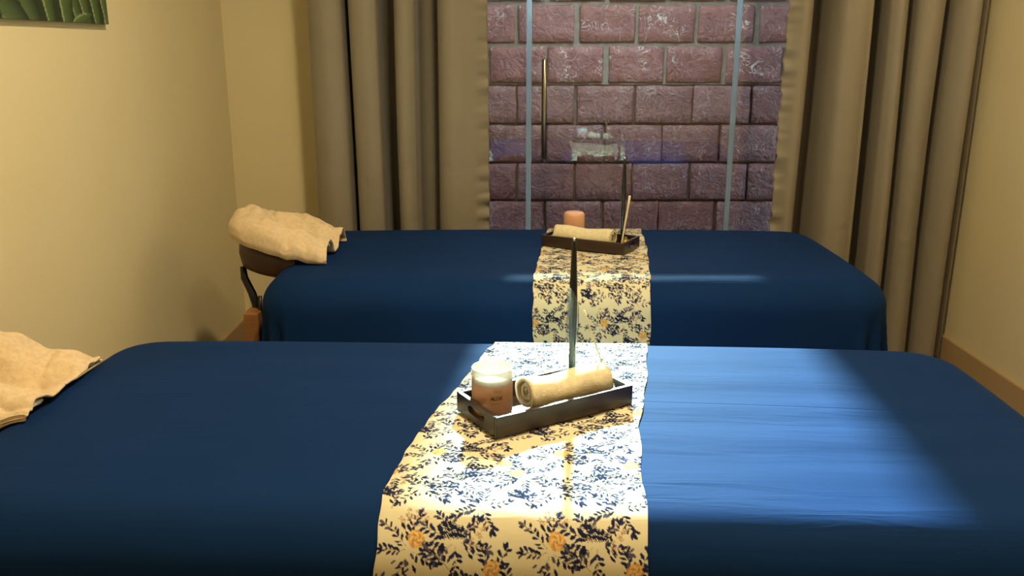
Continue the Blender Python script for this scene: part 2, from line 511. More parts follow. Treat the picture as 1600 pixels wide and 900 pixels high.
# ------------------------------------------------------------------ beds
class Bed:
    """made-up massage bed: cloth coordinates (a, b) in metres from the centre -> point of the sheet"""
    def __init__(s, cx, cy, rz, hx, hy, R, Rc, seed):
        s.cx, s.cy, s.c, s.s = cx, cy, math.cos(rz), math.sin(rz)
        s.rz, s.hx, s.hy, s.R, s.Rc, s.seed = rz, hx, hy, R, Rc, seed
    def local(s, a, b):
        a = np.asarray(a, float); b = np.asarray(b, float)
        R, Rc = s.R, s.Rc
        ix, iy = s.hx - Rc, s.hy - Rc
        qa, qb = np.clip(a, -ix, ix), np.clip(b, -iy, iy)
        da, db = a - qa, b - qb
        d = np.hypot(da, db)
        dd = np.maximum(d, 1e-9)
        na, nb_ = da / dd, db / dd
        e = d - (Rc - R)                                     # arc length past the flat
        th = np.clip(e / R, 0, math.pi / 2)
        fall = np.maximum(e - R * math.pi / 2, 0)
        ang = np.arctan2(nb_, na)
        corner = (np.abs(na) > .12) & (np.abs(nb_) > .12)
        fold = np.where(corner, np.sin(ang * 14 + s.seed) * .022, 0) + np.sin((qa * 9 + qb * 7) + s.seed) * .006 + np.sin((qa * 23 + qb * 17) + 2 * s.seed) * .003
        h = np.where(e > 0, (Rc - R) + R * np.sin(th), d) + fall * .03 + fold * np.clip(fall / .2, 0, 1) + fold * .0
        z = np.where(e > 0, -R * (1 - np.cos(th)) - fall, 0.0)
        x, y = qa + na * h, qb + nb_ * h
        # soft cushion crown and a few shallow rumples on the top
        z = z - .010 * np.minimum(np.abs(a) / s.hx, 1) ** 4 - .012 * np.minimum(np.abs(b) / s.hy, 1) ** 3
        top = np.clip(1 - np.maximum(e, 0) / R, 0, 1)
        z = z + top * (.0016 * np.sin(b * 46 + 1.6 * np.sin(a * 3.1 + s.seed)) * np.clip(np.sin(a * 2.3 + b * 5 + s.seed) + .3, 0, 1))
        return x, y, z
    def world(s, a, b, lift=0.0):
        x, y, z = s.local(a, b)
        if lift:
            e_ = 1e-3
            p = np.stack([x, y, z], -1)
            pa = np.stack(s.local(a + e_, b), -1) - p
            pb = np.stack(s.local(a, b + e_), -1) - p
            n = np.cross(pa, pb); n /= np.maximum(np.linalg.norm(n, axis=-1, keepdims=True), 1e-12)
            p = p + n * lift
            x, y, z = p[..., 0], p[..., 1], p[..., 2]
        return np.stack([s.cx + x * s.c - y * s.s, s.cy + x * s.s + y * s.c, TOP + z], -1)
    def cloth_b(s, dy):
        """cloth coordinate of plan offset dy across the bed"""
        lim = s.hy - s.R
        if abs(dy) <= lim: return dy
        return math.copysign(lim + s.R * math.asin(min(1, (abs(dy) - lim) / s.R)), dy)

BF = Bed(.020, 1.530, math.radians(-2.4), .970, .44, .085, .14, .7)
BR = Bed(.185, 2.850, math.radians(-.4), .93, .43, .085, .13, 2.1)

def make_sheet(bed, drop, label):
    na, nb_ = 180, 110
    a = np.linspace(-(bed.hx + drop), bed.hx + drop, na)
    b_ = np.linspace(-(bed.hy + drop), bed.hy + drop, nb_)
    A, B = np.meshgrid(a, b_, indexing='ij')
    x, y, z = bed.local(A, B)
    vs_ = np.stack([x, y, z], -1).reshape(-1, 3)
    o = raw('bed_sheet', vs_, gridfaces(na, nb_), M_sheet)
    o.location = (bed.cx, bed.cy, TOP); o.rotation_euler = (0, 0, bed.rz)
    m = o.modifiers.new('thickness', 'SOLIDIFY'); m.thickness = .0025; m.offset = -1
    tag(o, label, 'bed sheet', 'navy bed sheets')
    return o
make_sheet(BF, .40, 'navy blue sheet with sunlit right half draped over the nearer bed')
make_sheet(BR, .40, 'dark navy sheet draped over the farther bed by the curtains')

def ushape(cx, cy, r, arm, n=14, m=7):
    """horseshoe centre line in plan, open towards +x: point, outward direction"""
    out = []
    for k in range(m): out.append((cx + arm * (1 - k / m), cy + r, 0, 1, cx + arm * (1 - k / m), cy))
    for k in range(n + 1):
        a = math.pi / 2 + math.pi * k / n
        out.append((cx + r * math.cos(a), cy + r * math.sin(a), math.cos(a), math.sin(a), cx, cy))
    for k in range(1, m + 1): out.append((cx + arm * k / m, cy - r, 0, -1, cx + arm * k / m, cy))
    return out

def make_table(bed, label, ccx, ccy, cz):
    t = empty('massage_table', (bed.cx, bed.cy, 0), bed.rz)
    tag(t, label, 'massage table', 'padded massage tables')
    hx, hy = bed.hx - .05, bed.hy - .05
    boxobj('padded_top', (-hx, hx, -hy, hy, TOP - .10, TOP - .034), M_vinyl, t, bevel=.028, seg=4)
    boxobj('frame', (-hx + .06, hx - .06, -hy + .06, hy - .06, TOP - .15, TOP - .1005), M_leg, t, bevel=.004)
    for sx in (-1, 1):
        for sy in (-1, 1):
            boxobj('leg', (sx * (hx - .14) - .025, sx * (hx - .14) + .025, sy * (hy - .09) - .025, sy * (hy - .09) + .025, 0, TOP - .1505), M_leg, t, bevel=.003)
    # horseshoe face cradle on a black bracket at the left end
    lx, ly = ccx - bed.cx, ccy - bed.cy
    cr = empty('face_cradle'); cr.parent = t
    U = ushape(lx, ly, .105, .06)
    prof = [(-.042, -.004), (-.047, -.05), (-.040, -.086), (0, -.092), (.040, -.086), (.047, -.05), (.042, -.004), (0, .006)]
    vs_, fs, k = [], [], len(prof)
    for (x, y, nx, ny, _, _) in U:
        for (o_, z) in prof: vs_.append((x + nx * o_, y + ny * o_, cz + z + .22 * (lx - x)))
    for i in range(len(U) - 1):
        for j in range(k):
            q = (j + 1) % k
            fs.append((i * k + j, i * k + q, (i + 1) * k + q, (i + 1) * k + j))
    fs.append(tuple(range(k))); fs.append(tuple(range((len(U) - 1) * k, len(U) * k))[::-1])
    pad = raw('cushion', vs_, fs, M_vinyl, cr)
    return t, cr
table_f, cradle_f = make_table(BF, 'massage table under the nearer sheet, its headrest cut by the left edge', -1.02, 1.61, .606)
table_r, cradle_r = make_table(BR, 'massage table under the farther sheet with brown headrest cushion', -.735, 2.815, .652)

# bracket under the far headrest, and the wooden leg that shows beside the sheet
o = tube('bracket', [(-.862, 2.75, .585), (-.858, 2.742, .55), (-.835, 2.735, .50), (-.820, 2.73, .45), (-.818, 2.73, .40), (-.815, 2.73, .30)], [.010, .012, .013, .014, .014, .014], M_black, n=10)
adopt(o, cradle_r)
o = tube('bracket', [(-.800, 2.70, .50), (-.803, 2.70, .45), (-.806, 2.70, .40)], [.006, .007, .007], M_black, n=8)
adopt(o, cradle_r)
o = boxobj('end_post', (-.845, -.798, 2.655, 2.745, 0, .455), M_leg, None, bevel=.005)
adopt(o, table_r)
o = tube('bracket', [(-1.14, 1.60, .56), (-1.11, 1.61, .5), (-1.07, 1.62, .40), (-1.06, 1.62, .28)], .013, M_black, n=10)
adopt(o, cradle_f)

def bed_height(bed, x, y):
    dx, dy_ = x - bed.cx, y - bed.cy
    lx, ly = dx * bed.c + dy_ * bed.s, -dx * bed.s + dy_ * bed.c
    d = math.hypot(max(abs(lx) - bed.hx + bed.Rc, 0), max(abs(ly) - bed.hy + bed.Rc, 0)) - (bed.Rc - bed.R)
    if d <= 0: return TOP
    if d >= bed.R: return 0
    return TOP - bed.R + math.sqrt(bed.R ** 2 - d * d)
def make_cover(cx, cy, cz, seed, arm, label, bed, wide=1.0):
    """fitted fleece cover: over the horseshoe, sagging into its hole, open hems at the arm ends"""
    U = ushape(cx, cy, .105, arm, 26, 14)
    tilt = .22
    prof = [(.060, -.030), (.066, -.012), (.062, .014), (.048, .033), (.026, .045), (0, .050), (-.026, .045), (-.048, .028), (-.066, .004), (-.084, -.016), (-.105, -.024)]
    q_ = np.linspace(0, len(prof) - 1, 31)
    prof = list(zip(np.interp(q_, range(len(prof)), [p[0] for p in prof]), np.interp(q_, range(len(prof)), [p[1] for p in prof])))
    vs_ = []
    n = len(U)
    for i, (x, y, nx, ny, ax, ay) in enumerate(U):
        s_end = min(i, n - 1 - i) / 14.0                     # 0 at the arm ends
        near = i > n / 2
        for j, (o_, z) in enumerate(prof):
            ow = o_ * wide if o_ > 0 else o_
            px_, py_ = x + nx * ow, y + ny * ow
            k = Vector((px_ * 16 + seed, py_ * 16, z * 10))
            k2 = Vector((px_ * 34 + seed, py_ * 34, z * 20))
            up = noise.noise(k) * .017 + noise.noise(k2) * .010
            c_ = noise.noise(Vector((px_ * 9 + seed * 2, py_ * 11, 3.7)))
            up -= .017 * max(0, 1 - abs(c_) / .12)              # pulled creases
            zz = z + up * (1 if j > 3 else .4)
            f = max(0, 1 - s_end)                            # the ends flatten onto the bed
            zz = zz * (1 - .30 * f) - .012 * f
            zz += tilt * (cx - px_)
            vs_.append((px_ + noise.noise(k + Vector((3, 3, 3))) * .008, py_ + noise.noise(k + Vector((9, 2, 3))) * .008, max(cz + zz, bed_height(bed, px_, py_) + .004)))
    m_ = len(prof)
    fs = gridfaces(n, m_)
    o = raw('headrest_cover', vs_, fs, M_cover)
    o.data.materials.append(M_lining)
    md = o.modifiers.new('thickness', 'SOLIDIFY'); md.thickness = .007; md.offset = 1; md.material_offset_rim = 0; md.use_even_offset = False
    sb = o.modifiers.new('smooth', 'SUBSURF'); sb.levels = 1; sb.render_levels = 2
    tag(o, label, 'headrest cover', 'fleece headrest covers')
    # white elastic hem tucked inside the arm ends
    for e in (0, n - 1):
        x, y, nx, ny, ax, ay = U[e]
        pts = [(x - .012, y + ny * q, max(cz + zz * .7 - tilt * arm, bed_height(bed, x - .012, y + ny * q) + .007)) for q, zz in ((-.034, .008), (-.022, .024), (0, .030), (.024, .022), (.038, .004))]
        h = tube('lining_hem', pts, [.003, .005, .005, .005, .003], M_lining, n=8)
        h.parent = o
    return o
make_cover(-1.035, 1.61, .645, 3.3, .168, 'beige fleece headrest cover cut by the left edge of the photo', BF, .8)
make_cover(-.735, 2.815, .680, 8.8, .165, 'beige fleece headrest cover on the farther bed near the corner', BR)

# ------------------------------------------------------------------ runner print (flat pattern computed once as a tile)
TW, TH, RES = .20, .21, .0006
def make_tile():
    nx, ny = int(TW / RES), int(TH / RES)
    img = np.empty((nx, ny, 3), np.float32); img[:] = (.71, .665, .47)
    rr = random.Random(5)
    def stamp(cx, cy, ang, L, W, col, bend=0.0):
        R_ = L * .75 + W
        i0, i1 = int((cx - R_) / RES), int((cx + R_) / RES) + 1
        j0, j1 = int((cy - R_) / RES), int((cy + R_) / RES) + 1
        I, J = np.meshgrid(np.arange(i0, i1), np.arange(j0, j1), indexing='ij')
        x, y = I * RES - cx, J * RES - cy
        u = x * math.cos(ang) + y * math.sin(ang)
        v_ = -x * math.sin(ang) + y * math.cos(ang)
        v_ = v_ - bend * (u / L) ** 2 * L
        t = np.clip(2 * u / L, -1, 1)
        mask = (np.abs(u) < L / 2) & (np.abs(v_) < W / 2 * (1 - t * t) * (1 + .35 * t))
        img[I[mask] % nx, J[mask] % ny] = col
    def line(p, q, W, col):
        L = math.dist(p, q)
        for k in range(int(L / .0012) + 1):
            f = k / max(1, int(L / .0012))
            stamp(p[0] + (q[0] - p[0]) * f, p[1] + (q[1] - p[1]) * f, 0, W * 2, W * 2, col)
    NAVY, INK, TAUPE, TAN, ORANGE = (.022, .030, .095), (.015, .019, .055), (.30, .22, .18), (.56, .38, .20), (.80, .47, .13)
    def leaf_at(x, y, a, s, col=None):
        stamp(x + math.cos(a) * s / 2, y + math.sin(a) * s / 2, a, s, s * rr.uniform(.28, .40), col or rr.choice([NAVY, NAVY, INK, INK, (.10, .09, .14)]), rr.uniform(-.25, .25))
    def spray(cx, cy, ang, n, L, s):
        """stem with paired leaves"""
        x, y, a = cx, cy, ang
        for k in range(n):
            x2, y2 = x + math.cos(a) * L / n, y + math.sin(a) * L / n
            line((x, y), (x2, y2), .0006, rr.choice([TAUPE, TAN]))
            for sd_ in (-1, 1):
                leaf_at(x2, y2, a + sd_ * rr.uniform(.5, 1.0), s * rr.uniform(.8, 1.15))
            x, y, a = x2, y2, a + rr.uniform(-.22, .22)
        leaf_at(x, y, a, s * 1.2)
    def fern(cx, cy, ang, L):
        for k in range(10):
            f = k / 10
            x, y = cx + math.cos(ang) * L * f, cy + math.sin(ang) * L * f
            for sd_ in (-1, 1):
                a = ang + sd_ * (.75 - .3 * f); s = .021 * (1 - .45 * f)
                stamp(x + math.cos(a) * s / 2, y + math.sin(a) * s / 2, a, s, .0022, INK, .12 * sd_)
        line((cx, cy), (cx + math.cos(ang) * L, cy + math.sin(ang) * L), .0007, INK)
    def disc(cx, cy, r, col):
        i0, i1, j0, j1 = int((cx - r) / RES), int((cx + r) / RES) + 2, int((cy - r) / RES), int((cy + r) / RES) + 2
        I, J = np.meshgrid(np.arange(i0, i1), np.arange(j0, j1), indexing='ij')
        m_ = np.hypot(I * RES - cx, J * RES - cy) < r
        img[I[m_] % nx, J[m_] % ny] = col
    def flower(cx, cy, r):
        for k in range(9): disc(cx + r * .78 * math.cos(k * .698), cy + r * .78 * math.sin(k * .698), r * .36, ((.58, .34, .12), ORANGE)[k % 2])
        disc(cx, cy, r * .82, (.72, .45, .16))
        for k in range(22):
            a = k * 2.4; q = r * .75 * math.sqrt(k / 22)
            stamp(cx + q * math.cos(a), cy + q * math.sin(a), a + 1.3, r * .55, r * .2, ((.50, .27, .09), (.80, .56, .24))[k % 2], .3)
    def blossoms(cx, cy, n, R_):
        for k in range(n):
            a = rr.uniform(0, 6.28); q = R_ * math.sqrt(rr.random())
            x, y = cx + q * math.cos(a), cy + q * math.sin(a)
            for m_ in range(4):
                stamp(x + .0022 * math.cos(m_ * 1.57 + a), y + .0022 * math.sin(m_ * 1.57 + a), m_ * 1.57 + a, .004, .0026, rr.choice([TAUPE, TAN, (.55, .42, .30)]))
    def bouquet(cx, cy, rot, flw):
        for k in range(6):
            a = rot + k * 1.047 + rr.uniform(-.25, .25)
            spray(cx + .006 * math.cos(a), cy + .006 * math.sin(a), a, rr.choice([4, 5]), rr.uniform(.030, .042), rr.uniform(.0095, .0125))
        for k in range(10):
            a = rr.uniform(0, 6.28); q = rr.uniform(.004, .026)
            leaf_at(cx + q * math.cos(a), cy + q * math.sin(a), a + rr.uniform(-.6, .6), rr.uniform(.009, .014))
        if flw: flower(cx + .016 * math.cos(rot + .6), cy + .016 * math.sin(rot + .6), .011)
    blossoms(.05, .09, 18, .022); blossoms(.15, .195, 18, .022); blossoms(.145, .06, 10, .016); blossoms(.03, .17, 9, .014)
    bouquet(.045, .045, .3, True)
    bouquet(.145, .105, 1.2, False)
    bouquet(.055, .150, 2.2, False)
    bouquet(.165, .005, .9, True)
    bouquet(.110, .055, 2.9, False)
    bouquet(.005, .190, 1.9, True)
    bouquet(.112, .172, .2, False)
    fern(.085, .075, -.25, .036); fern(.095, .180, .5, .034); fern(.185, .150, -.6, .03)
    spray(.105, .02, 2.4, 4, .04, .011); spray(.015, .10, 1.3, 4, .036, .010); spray(.12, .155, 2.8, 3, .03, .010)
    return img
TILE = make_tile()

def make_runner(bed, edges, label, res, hang_far, hang_near, off):
    """edges: list of (b, x_left, x_right) in world X along the cloth coordinate b"""
    lim = bed.hy - bed.R + bed.R * math.pi / 2
    bs = np.arange(-(lim + hang_near), lim + hang_far, res)
    e = np.array(sorted(edges))
    xl, xr = np.interp(bs, e[:, 0], e[:, 1]), np.interp(bs, e[:, 0], e[:, 2])
    xl = xl + .0018 * np.sin(bs * 41) + .001 * np.sin(bs * 97); xr = xr + .0018 * np.sin(bs * 37 + 2)
    nu = int((xr - xl).mean() / res)
    s = np.linspace(0, 1, nu)
    B = np.repeat(bs[:, None], nu, 1)
    A = (xl[:, None] * (1 - s) + xr[:, None] * s) - bed.cx
    S = s[None, :] * (xr - xl)[:, None]
    P = bed.world(A, B, .0045)
    P[..., 2] += .0010 * np.sin(B * 60 + 3 * np.sin(A * 7)) * np.sin(A * 13 + 1) ** 2
    ii = ((S + off[0]) / RES).astype(int) % TILE.shape[0]
    jj = ((B + 3 + off[1]) / RES).astype(int) % TILE.shape[1]
    col = TILE[ii, jj]
    hem = (S < .004) | (S > (xr - xl)[:, None] - .004)
    o = fast_grid('table_runner', P[::-1], col[::-1], M_runner)
    m = o.modifiers.new('thickness', 'SOLIDIFY'); m.thickness = .0014; m.offset = -1
    return tag(o, label, 'bed runner', 'floral bed runners')
make_runner(BF, [(.6, -.03, .305), (.40, -.05, .292), (.12, -.098, .262), (-.10, -.148, .226), (-.30, -.176, .212), (-.7, -.176, .206)],
            'floral cream runner across the nearer bed, white with sunlight', .00125, .16, .30, (.0, .0))
make_runner(BR, [(.6, .125, .470), (.40, .135, .474), (0, .10, .445), (-.40, .062, .400), (-.8, .066, .398)],
            'floral cream runner across the farther bed near the brick wall', .0025, .16, .30, (.05, .08))

# ------------------------------------------------------------------ trays and what lies in them
def frame(org, rz):
    """tray frame: local (x, y, z) -> world"""
    M_ = Matrix.Translation(Vector(org)) @ Matrix.Rotation(rz, 4, 'Z')
    return M_
TL, TWD, THT = .290, .142, .037
def make_tray(M_, label):
    t = bpy.data.objects.new('wooden_tray', None); C.objects.link(t)
    t.empty_display_size = .05
    t.matrix_world = M_
    tag(t, label, 'tray', 'dark wooden trays')
    th = .008
    boxobj('base', (th, TL - th, th, TWD - th, .0, .006), M_tray, t)
    for y in (0, TWD - th):
        boxobj('side_panel', (0, TL, y, y + th, 0, THT), M_tray, t, bevel=.0012)
    for x in (0, TL - th):
        # end panel with an oblong hand hole
        n = 48
        y0, y1, cy, cz = th, TWD - th, TWD / 2, THT * .54
        vs_, fs = [], []
        for xx in (x, x + th):
            for k in range(n):
                a = 2 * math.pi * k / n
                dy_, dz_ = math.cos(a), math.sin(a)
                hw_, up_, dn_ = (y1 - y0) / 2, THT - cz, cz
                f = min(hw_ / abs(dy_) if abs(dy_) > 1e-6 else 9, (up_ if dz_ > 0 else dn_) / abs(dz_) if abs(dz_) > 1e-6 else 9)
                vs_.append((xx, cy + dy_ * f, cz + dz_ * f))
            for k in range(n):
                a = 2 * math.pi * k / n
                r, hl = .0078, .021
                sx = max(-1, min(1, math.cos(a) * 1.6))
                vs_.append((xx, cy + sx * hl + r * math.cos(a), cz + r * math.sin(a)))
        for k in range(n):
            q = (k + 1) % n
            fs += [(k, q, n + q, n + k), (2 * n + k, 3 * n + k, 3 * n + q, 2 * n + q), (n + k, n + q, 3 * n + q, 3 * n + k), (k, 2 * n + k, 2 * n + q, q)]
        # corners of the outline
        raw('end_panel', vs_, fs, M_tray, t, smooth=False)
    return t

def make_towel(M_, x0, x1, y, R_, label, seed, z0=.0065):
    """towel rolled to a spiral; its axis runs along the tray"""
    turns, th = 3.1, R_ / 3.55
    npt, nl = 96, 26
    a_end = -math.pi * .62
    sec = []
    for k in range(npt):
        f = k / (npt - 1)
        a = a_end - (1 - f) * turns * 2 * math.pi
        r = R_ * (.10 + .90 * f) - th * .0
        sec.append((a, r, f))
    vs_ = []
    for i in range(nl):
        g = i / (nl - 1)
        for side in (0, 1):
            for (a, r, f) in sec:
                rr_ = r - (th * .80 if side else 0) * (1 if f > .25 else f * 4)
                k = Vector((g * 5 + seed, math.cos(a) * 1.3, math.sin(a) * 1.3))
                rr_ *= 1 + .05 * noise.noise(k) + .02 * noise.noise(k * 3)
                xo = (1 - f) * .012 * (1 if g < .5 else -1) * (1 if i in (0, nl - 1) else .9) + .004 * noise.noise(Vector((a, seed, g)))
                yy = math.cos(a) * rr_ * 1.08
                zz = math.sin(a) * rr_ * .96
                sag = -.003 * math.sin(g * math.pi) + .002 * math.sin(g * 9 + seed)
                vs_.append((x0 + (x1 - x0) * g + xo, y + yy, max(z0 + R_ * .96 + zz + (sag if zz > 0 else 0), z0)))
    fs = []
    row = 2 * npt
    for i in range(nl - 1):
        for k in range(npt - 1):
            fs.append((i * row + k, i * row + k + 1, (i + 1) * row + k + 1, (i + 1) * row + k))
            fs.append((i * row + npt + k, (i + 1) * row + npt + k, (i + 1) * row + npt + k + 1, i * row + npt + k + 1))
        fs.append((i * row + npt - 1, i * row + row - 1, (i + 1) * row + row - 1, (i + 1) * row + npt - 1))
    for i in (0, nl - 1):
        for k in range(npt - 1):
            fs.append((i * row + k, i * row + npt + k, i * row + npt + k + 1, i * row + k + 1))
    o = raw('rolled_towel', vs_, fs, M_towel)
    o.matrix_world = M_
    return tag(o, label, 'towel', 'rolled towels on the trays')

def wrap_text(s, size, r, z, ang, m, parent, bold=0):
    cu = bpy.data.curves.new('lettering', 'FONT')
    cu.body = s; cu.size = size; cu.align_x = 'CENTER'; cu.offset = bold; cu.resolution_u = 3
    tmp = bpy.data.objects.new('tmp', cu); C.objects.link(tmp)
    bpy.context.view_layer.update()
    me = bpy.data.meshes.new_from_object(tmp.evaluated_get(bpy.context.evaluated_depsgraph_get()))
    bpy.data.objects.remove(tmp)
    for v_ in me.vertices:
        a = ang + v_.co.x / r
        v_.co = (r * math.cos(a), r * math.sin(a), z + v_.co.y)
    me.name = 'lettering'
    me.materials.clear()
    o = link('lettering', me, m, parent)
    md = o.modifiers.new('thickness', 'SOLIDIFY'); md.thickness = .0003; md.offset = 0
    return o

def make_candle(M_, x, y, label, face):
    r, H = .0365, .084
    t = bpy.data.objects.new('jar_candle', None); C.objects.link(t)
    t.matrix_world = M_ @ Matrix.Translation((x, y, .0065))
    t.empty_display_size = .03
    tag(t, label, 'candle')
    lathe('jar', [(0, 0), (r - .004, 0), (r - .001, .0015), (r, .005), (r, .058)], M_pink, t, 48)
    lathe('jar_rim', [(r, .058), (r, H - .001), (r - .001, H), (r - .0025, H), (r - .0035, H - .001), (r - .0035, .0585)], M_frost, t, 48)
    lathe('wax', [(r - .0045, .0575), (r - .004, .0665), (r - .006, .0655), (.004, .0650), (0, .0652)], M_wax, t, 40)
    tube('wick', [(0, 0, .0650), (.0004, 0, .070), (.0014, 0, .0745)], .0008, M_tip, t, n=6)
    wrap_text('PINK', .0075, r + .0003, .0475, face + .30, M_letter2, t)
    wrap_text('ALOE', .0085, r + .0003, .0345, face + .20, M_letter, t, .0002)
    # printed rule below the words
    n = 16; vs_, fs = [], []
    for k in range(n):
        a = face - .10 + .52 * k / (n - 1)
        for z in (.0270, .0280): vs_.append(((r + .0003) * math.cos(a), (r + .0003) * math.sin(a), z))
    fs = [(2 * k, 2 * k + 2, 2 * k + 3, 2 * k + 1) for k in range(n - 1)]
    raw('printed_rule', vs_, fs, M_letter2, t)
    return t

def make_taper(M_, x, y, H, label):
    t = bpy.data.objects.new('taper_candle', None); C.objects.link(t)
    t.matrix_world = M_ @ Matrix.Translation((x, y, .0065))
    t.empty_display_size = .03
    tag(t, label, 'taper candle', 'black taper candles')
    p = [(0, 0), (.0075, 0), (.0078, .004), (.0060, .010), (.0056, .050), (.0058, .062), (.0046, .067), (.0057, .072), (.0047, .077), (.0055, .084), (.0058, .10), (.0066, .14), (.0066, .17), (.0060, .20), (.0048, .24), (.0038, .275), (.0034, H - .004), (0, H - .002)]
    lathe('stem', [(r_ * 1.18, z_) for r_, z_ in p], M_taper, t, 20)
    lathe('wick_tip', [(0, H - .004), (.0020, H - .003), (.0022, H), (.0012, H + .0022), (0, H + .0025)], M_tip, t, 12)
    # clear tube with a slanting lip
    n, r1, r0 = 28, .0118, .0106
    vs_, fs = [], []
    for k in range(n):
        a = 2 * math.pi * k / n
        zt = .170 - .028 * math.cos(a - .2)
        for (rr_, z) in ((r1, .0008), (r1, zt * .5), (r1, zt), (r0, zt), (r0, .0020)): vs_.append((rr_ * math.cos(a), rr_ * math.sin(a), z))
    for k in range(n):
        q = (k + 1) % n
        for j in range(4): fs.append((k * 5 + j, q * 5 + j, q * 5 + j + 1, k * 5 + j + 1))
    raw('glass_tube', vs_, fs, M_tubeglass, t)
    return t

def make_incense(p, q, r0, r1, label):
    p, q = Vector(p), Vector(q)
    pts = [p.lerp(q, k / 6) for k in range(7)]
    o = tube('incense_stick', [x - p for x in pts], [r0 + (r1 - r0) * k / 6 for k in range(7)], M_incense, n=8)
    o.location = p
    return tag(o, label, 'incense stick', 'incense sticks on the trays')

ZT = TOP + .0072
MF = frame((-.0258, 1.363, ZT), math.radians(31.4))
make_tray(MF, 'dark brown wooden tray with hand holes on the nearer bed')
make_towel(MF, .090, .266, .060, .0345, 'cream towel rolled in the nearer tray beside the candle jar', 1.3)
make_candle(MF, .0465, .0945, 'frosted glass candle jar with pink wax and lettering in nearer tray', math.radians(-90 - 31.4 + 2))
make_taper(MF, .238, .1205, .288, 'slender black taper in clear glass tube standing in the nearer tray')
make_incense((.187, 1.558, ZT + .0085), (.134, 1.572, .790), .0012, .0014, 'thin pale incense stick leaning behind the nearer rolled towel')

MR = frame((.098, 2.862, ZT), math.radians(-28.5))
make_tray(MR, 'dark brown wooden tray with hand holes on the farther bed')
make_towel(MR, .030, .236, .0520, .0335, 'cream towel rolled in the farther tray before peach jar', 6.1)
r, H = .0365, .088
jar = bpy.data.objects.new('candle_jar', None); C.objects.link(jar)
jar.matrix_world = MR @ Matrix.Translation((.032, .186, -.0005))
tag(jar, 'plain peach frosted candle jar behind the farther rolled towel', 'candle')
lathe('jar', [(0, 0), (r - .004, 0), (r, .005), (r, .062)], M_pink2, jar, 48)
lathe('jar_shoulder', [(r, .062), (r, H - .010), (r - .002, H - .005), (r - .006, H - .001), (r - .010, H), (0, H)], M_pink2, jar, 48)
make_taper(MR, .238, .118, .285, 'slender black taper in clear glass tube standing in the farther tray')
make_incense((.348, 2.765, ZT + .0085), (.374, 2.780, .808), .0024, .0036, 'thick pale incense stick upright beside the farther rolled towel')
ball = empty('gold_ball', MR @ Vector((.264, .080, .0065)))
tag(ball, 'small shiny gold ball in the corner of the farther tray', 'ornament')
lathe('sphere', [(0, 0)] + [(.0160 * math.sin(math.pi * k / 12), .0160 - .0160 * math.cos(math.pi * k / 12)) for k in range(1, 12)] + [(0, .032)], M_gold, ball, 24)
lathe('loop_cap', [(0, .0312), (.004, .0312), (.0042, .035), (0, .036)], M_steel, ball, 16)

# ------------------------------------------------------------------ picture on the left wall
def make_picture():
    y0, y1, z0, z1 = 1.55, 2.660, 1.326, 2.08
    res = .004
    ys, zs = np.arange(y0, y1 + res / 2, res), np.arange(z0, z1 + res / 2, res)
    Y, Z = np.meshgrid(ys, zs, indexing='ij')
    col = np.empty(Y.shape + (3,)); col[:] = (.030, .045, .022)
    r2 = random.Random(3)
    def blade(by, bz, ang, L, W, bend, ca, cb, edge):
        x, z = Y - by, Z - bz
        u = x * math.cos(ang) + z * math.sin(ang); v_ = -x * math.sin(ang) + z * math.cos(ang)
        t = u / L
        v_ = v_ - bend * L * t * t
        hw_ = W * np.clip(np.sin(np.clip(t * .86 + .12, 0, 1) * math.pi), 0, 1) ** .8
        m_ = (t > 0) & (t < 1) & (np.abs(v_) < hw_)
        s_ = np.clip(v_ / np.maximum(hw_, 1e-4), -1, 1)
        f = (.5 + .5 * s_)[..., None]
        c = np.array(ca) * (1 - f) + np.array(cb) * f
        c = np.where((s_ > .72)[..., None], np.array(edge), c)
        c = np.where((s_ < -.90)[..., None], np.array((.02, .035, .015)), c)
        col[m_] = c[m_]
    D, Mi, Li = (.016, .028, .014), (.034, .062, .024), (.30, .38, .19)
    for k in range(46):
        by = r2.uniform(y0 - .1, y1 + .1); bz = r2.uniform(z0 + .1, z1 - .1)
        blade(by, bz, math.pi / 2 + r2.uniform(-.9, .9), r2.uniform(.25, .5), r2.uniform(.03, .05), r2.uniform(-.2, .2), D, (.04, .065, .03), (.07, .10, .05))
    for (by, ang, L, W, bend) in ((2.64, 1.20, .45, .034, -.05), (2.665, 1.75, .42, .030, .1), (2.60, 1.75, .5, .030, .08), (2.545, 1.85, .52, .030, .1), (2.50, 1.95, .45, .028, .12),
                                  (2.41, .45, .16, .018, -.1), (2.42, 1.6, .5, .045, 0), (2.34, 1.75, .5, .034, .1), (2.27, 2.1, .5, .055, .15), (2.22, 2.5, .5, .055, .2), (2.10, 2.2, .5, .05, .1), (1.95, 1.4, .5, .05, 0), (1.8, 1.7, .5, .05, .1), (1.65, 1.5, .5, .05, -.1)):
        blade(by, z0 - .03, ang, L, W, bend, Mi if W < .05 else D, (.12, .185, .07), Li)
    P = np.stack([np.full_like(Y, XL + .0165), Y, Z], -1)
    pic = empty('canvas_picture', (XL, (y0 + y1) / 2, z0))
    tag(pic, 'canvas print of dark green leaves hanging on the left wall', 'picture')
    o = fast_grid('printed_front', P, col, M_print)
    adopt(o, pic)
    mside = mat('canvas_edge', (.05, .085, .035), .6)
    nb_ = NB(mside); nb_.l(nb_.ramp(nb_.noise(nb_.coords(), 40, 2), [(.3, (.03, .06, .02)), (.7, (.08, .13, .05))]), nb_.b.inputs['Base Color'])
    part('stretcher', (XL + .001, XL + .0160, y0, y1, z0, z1), mside, pic)
make_picture()

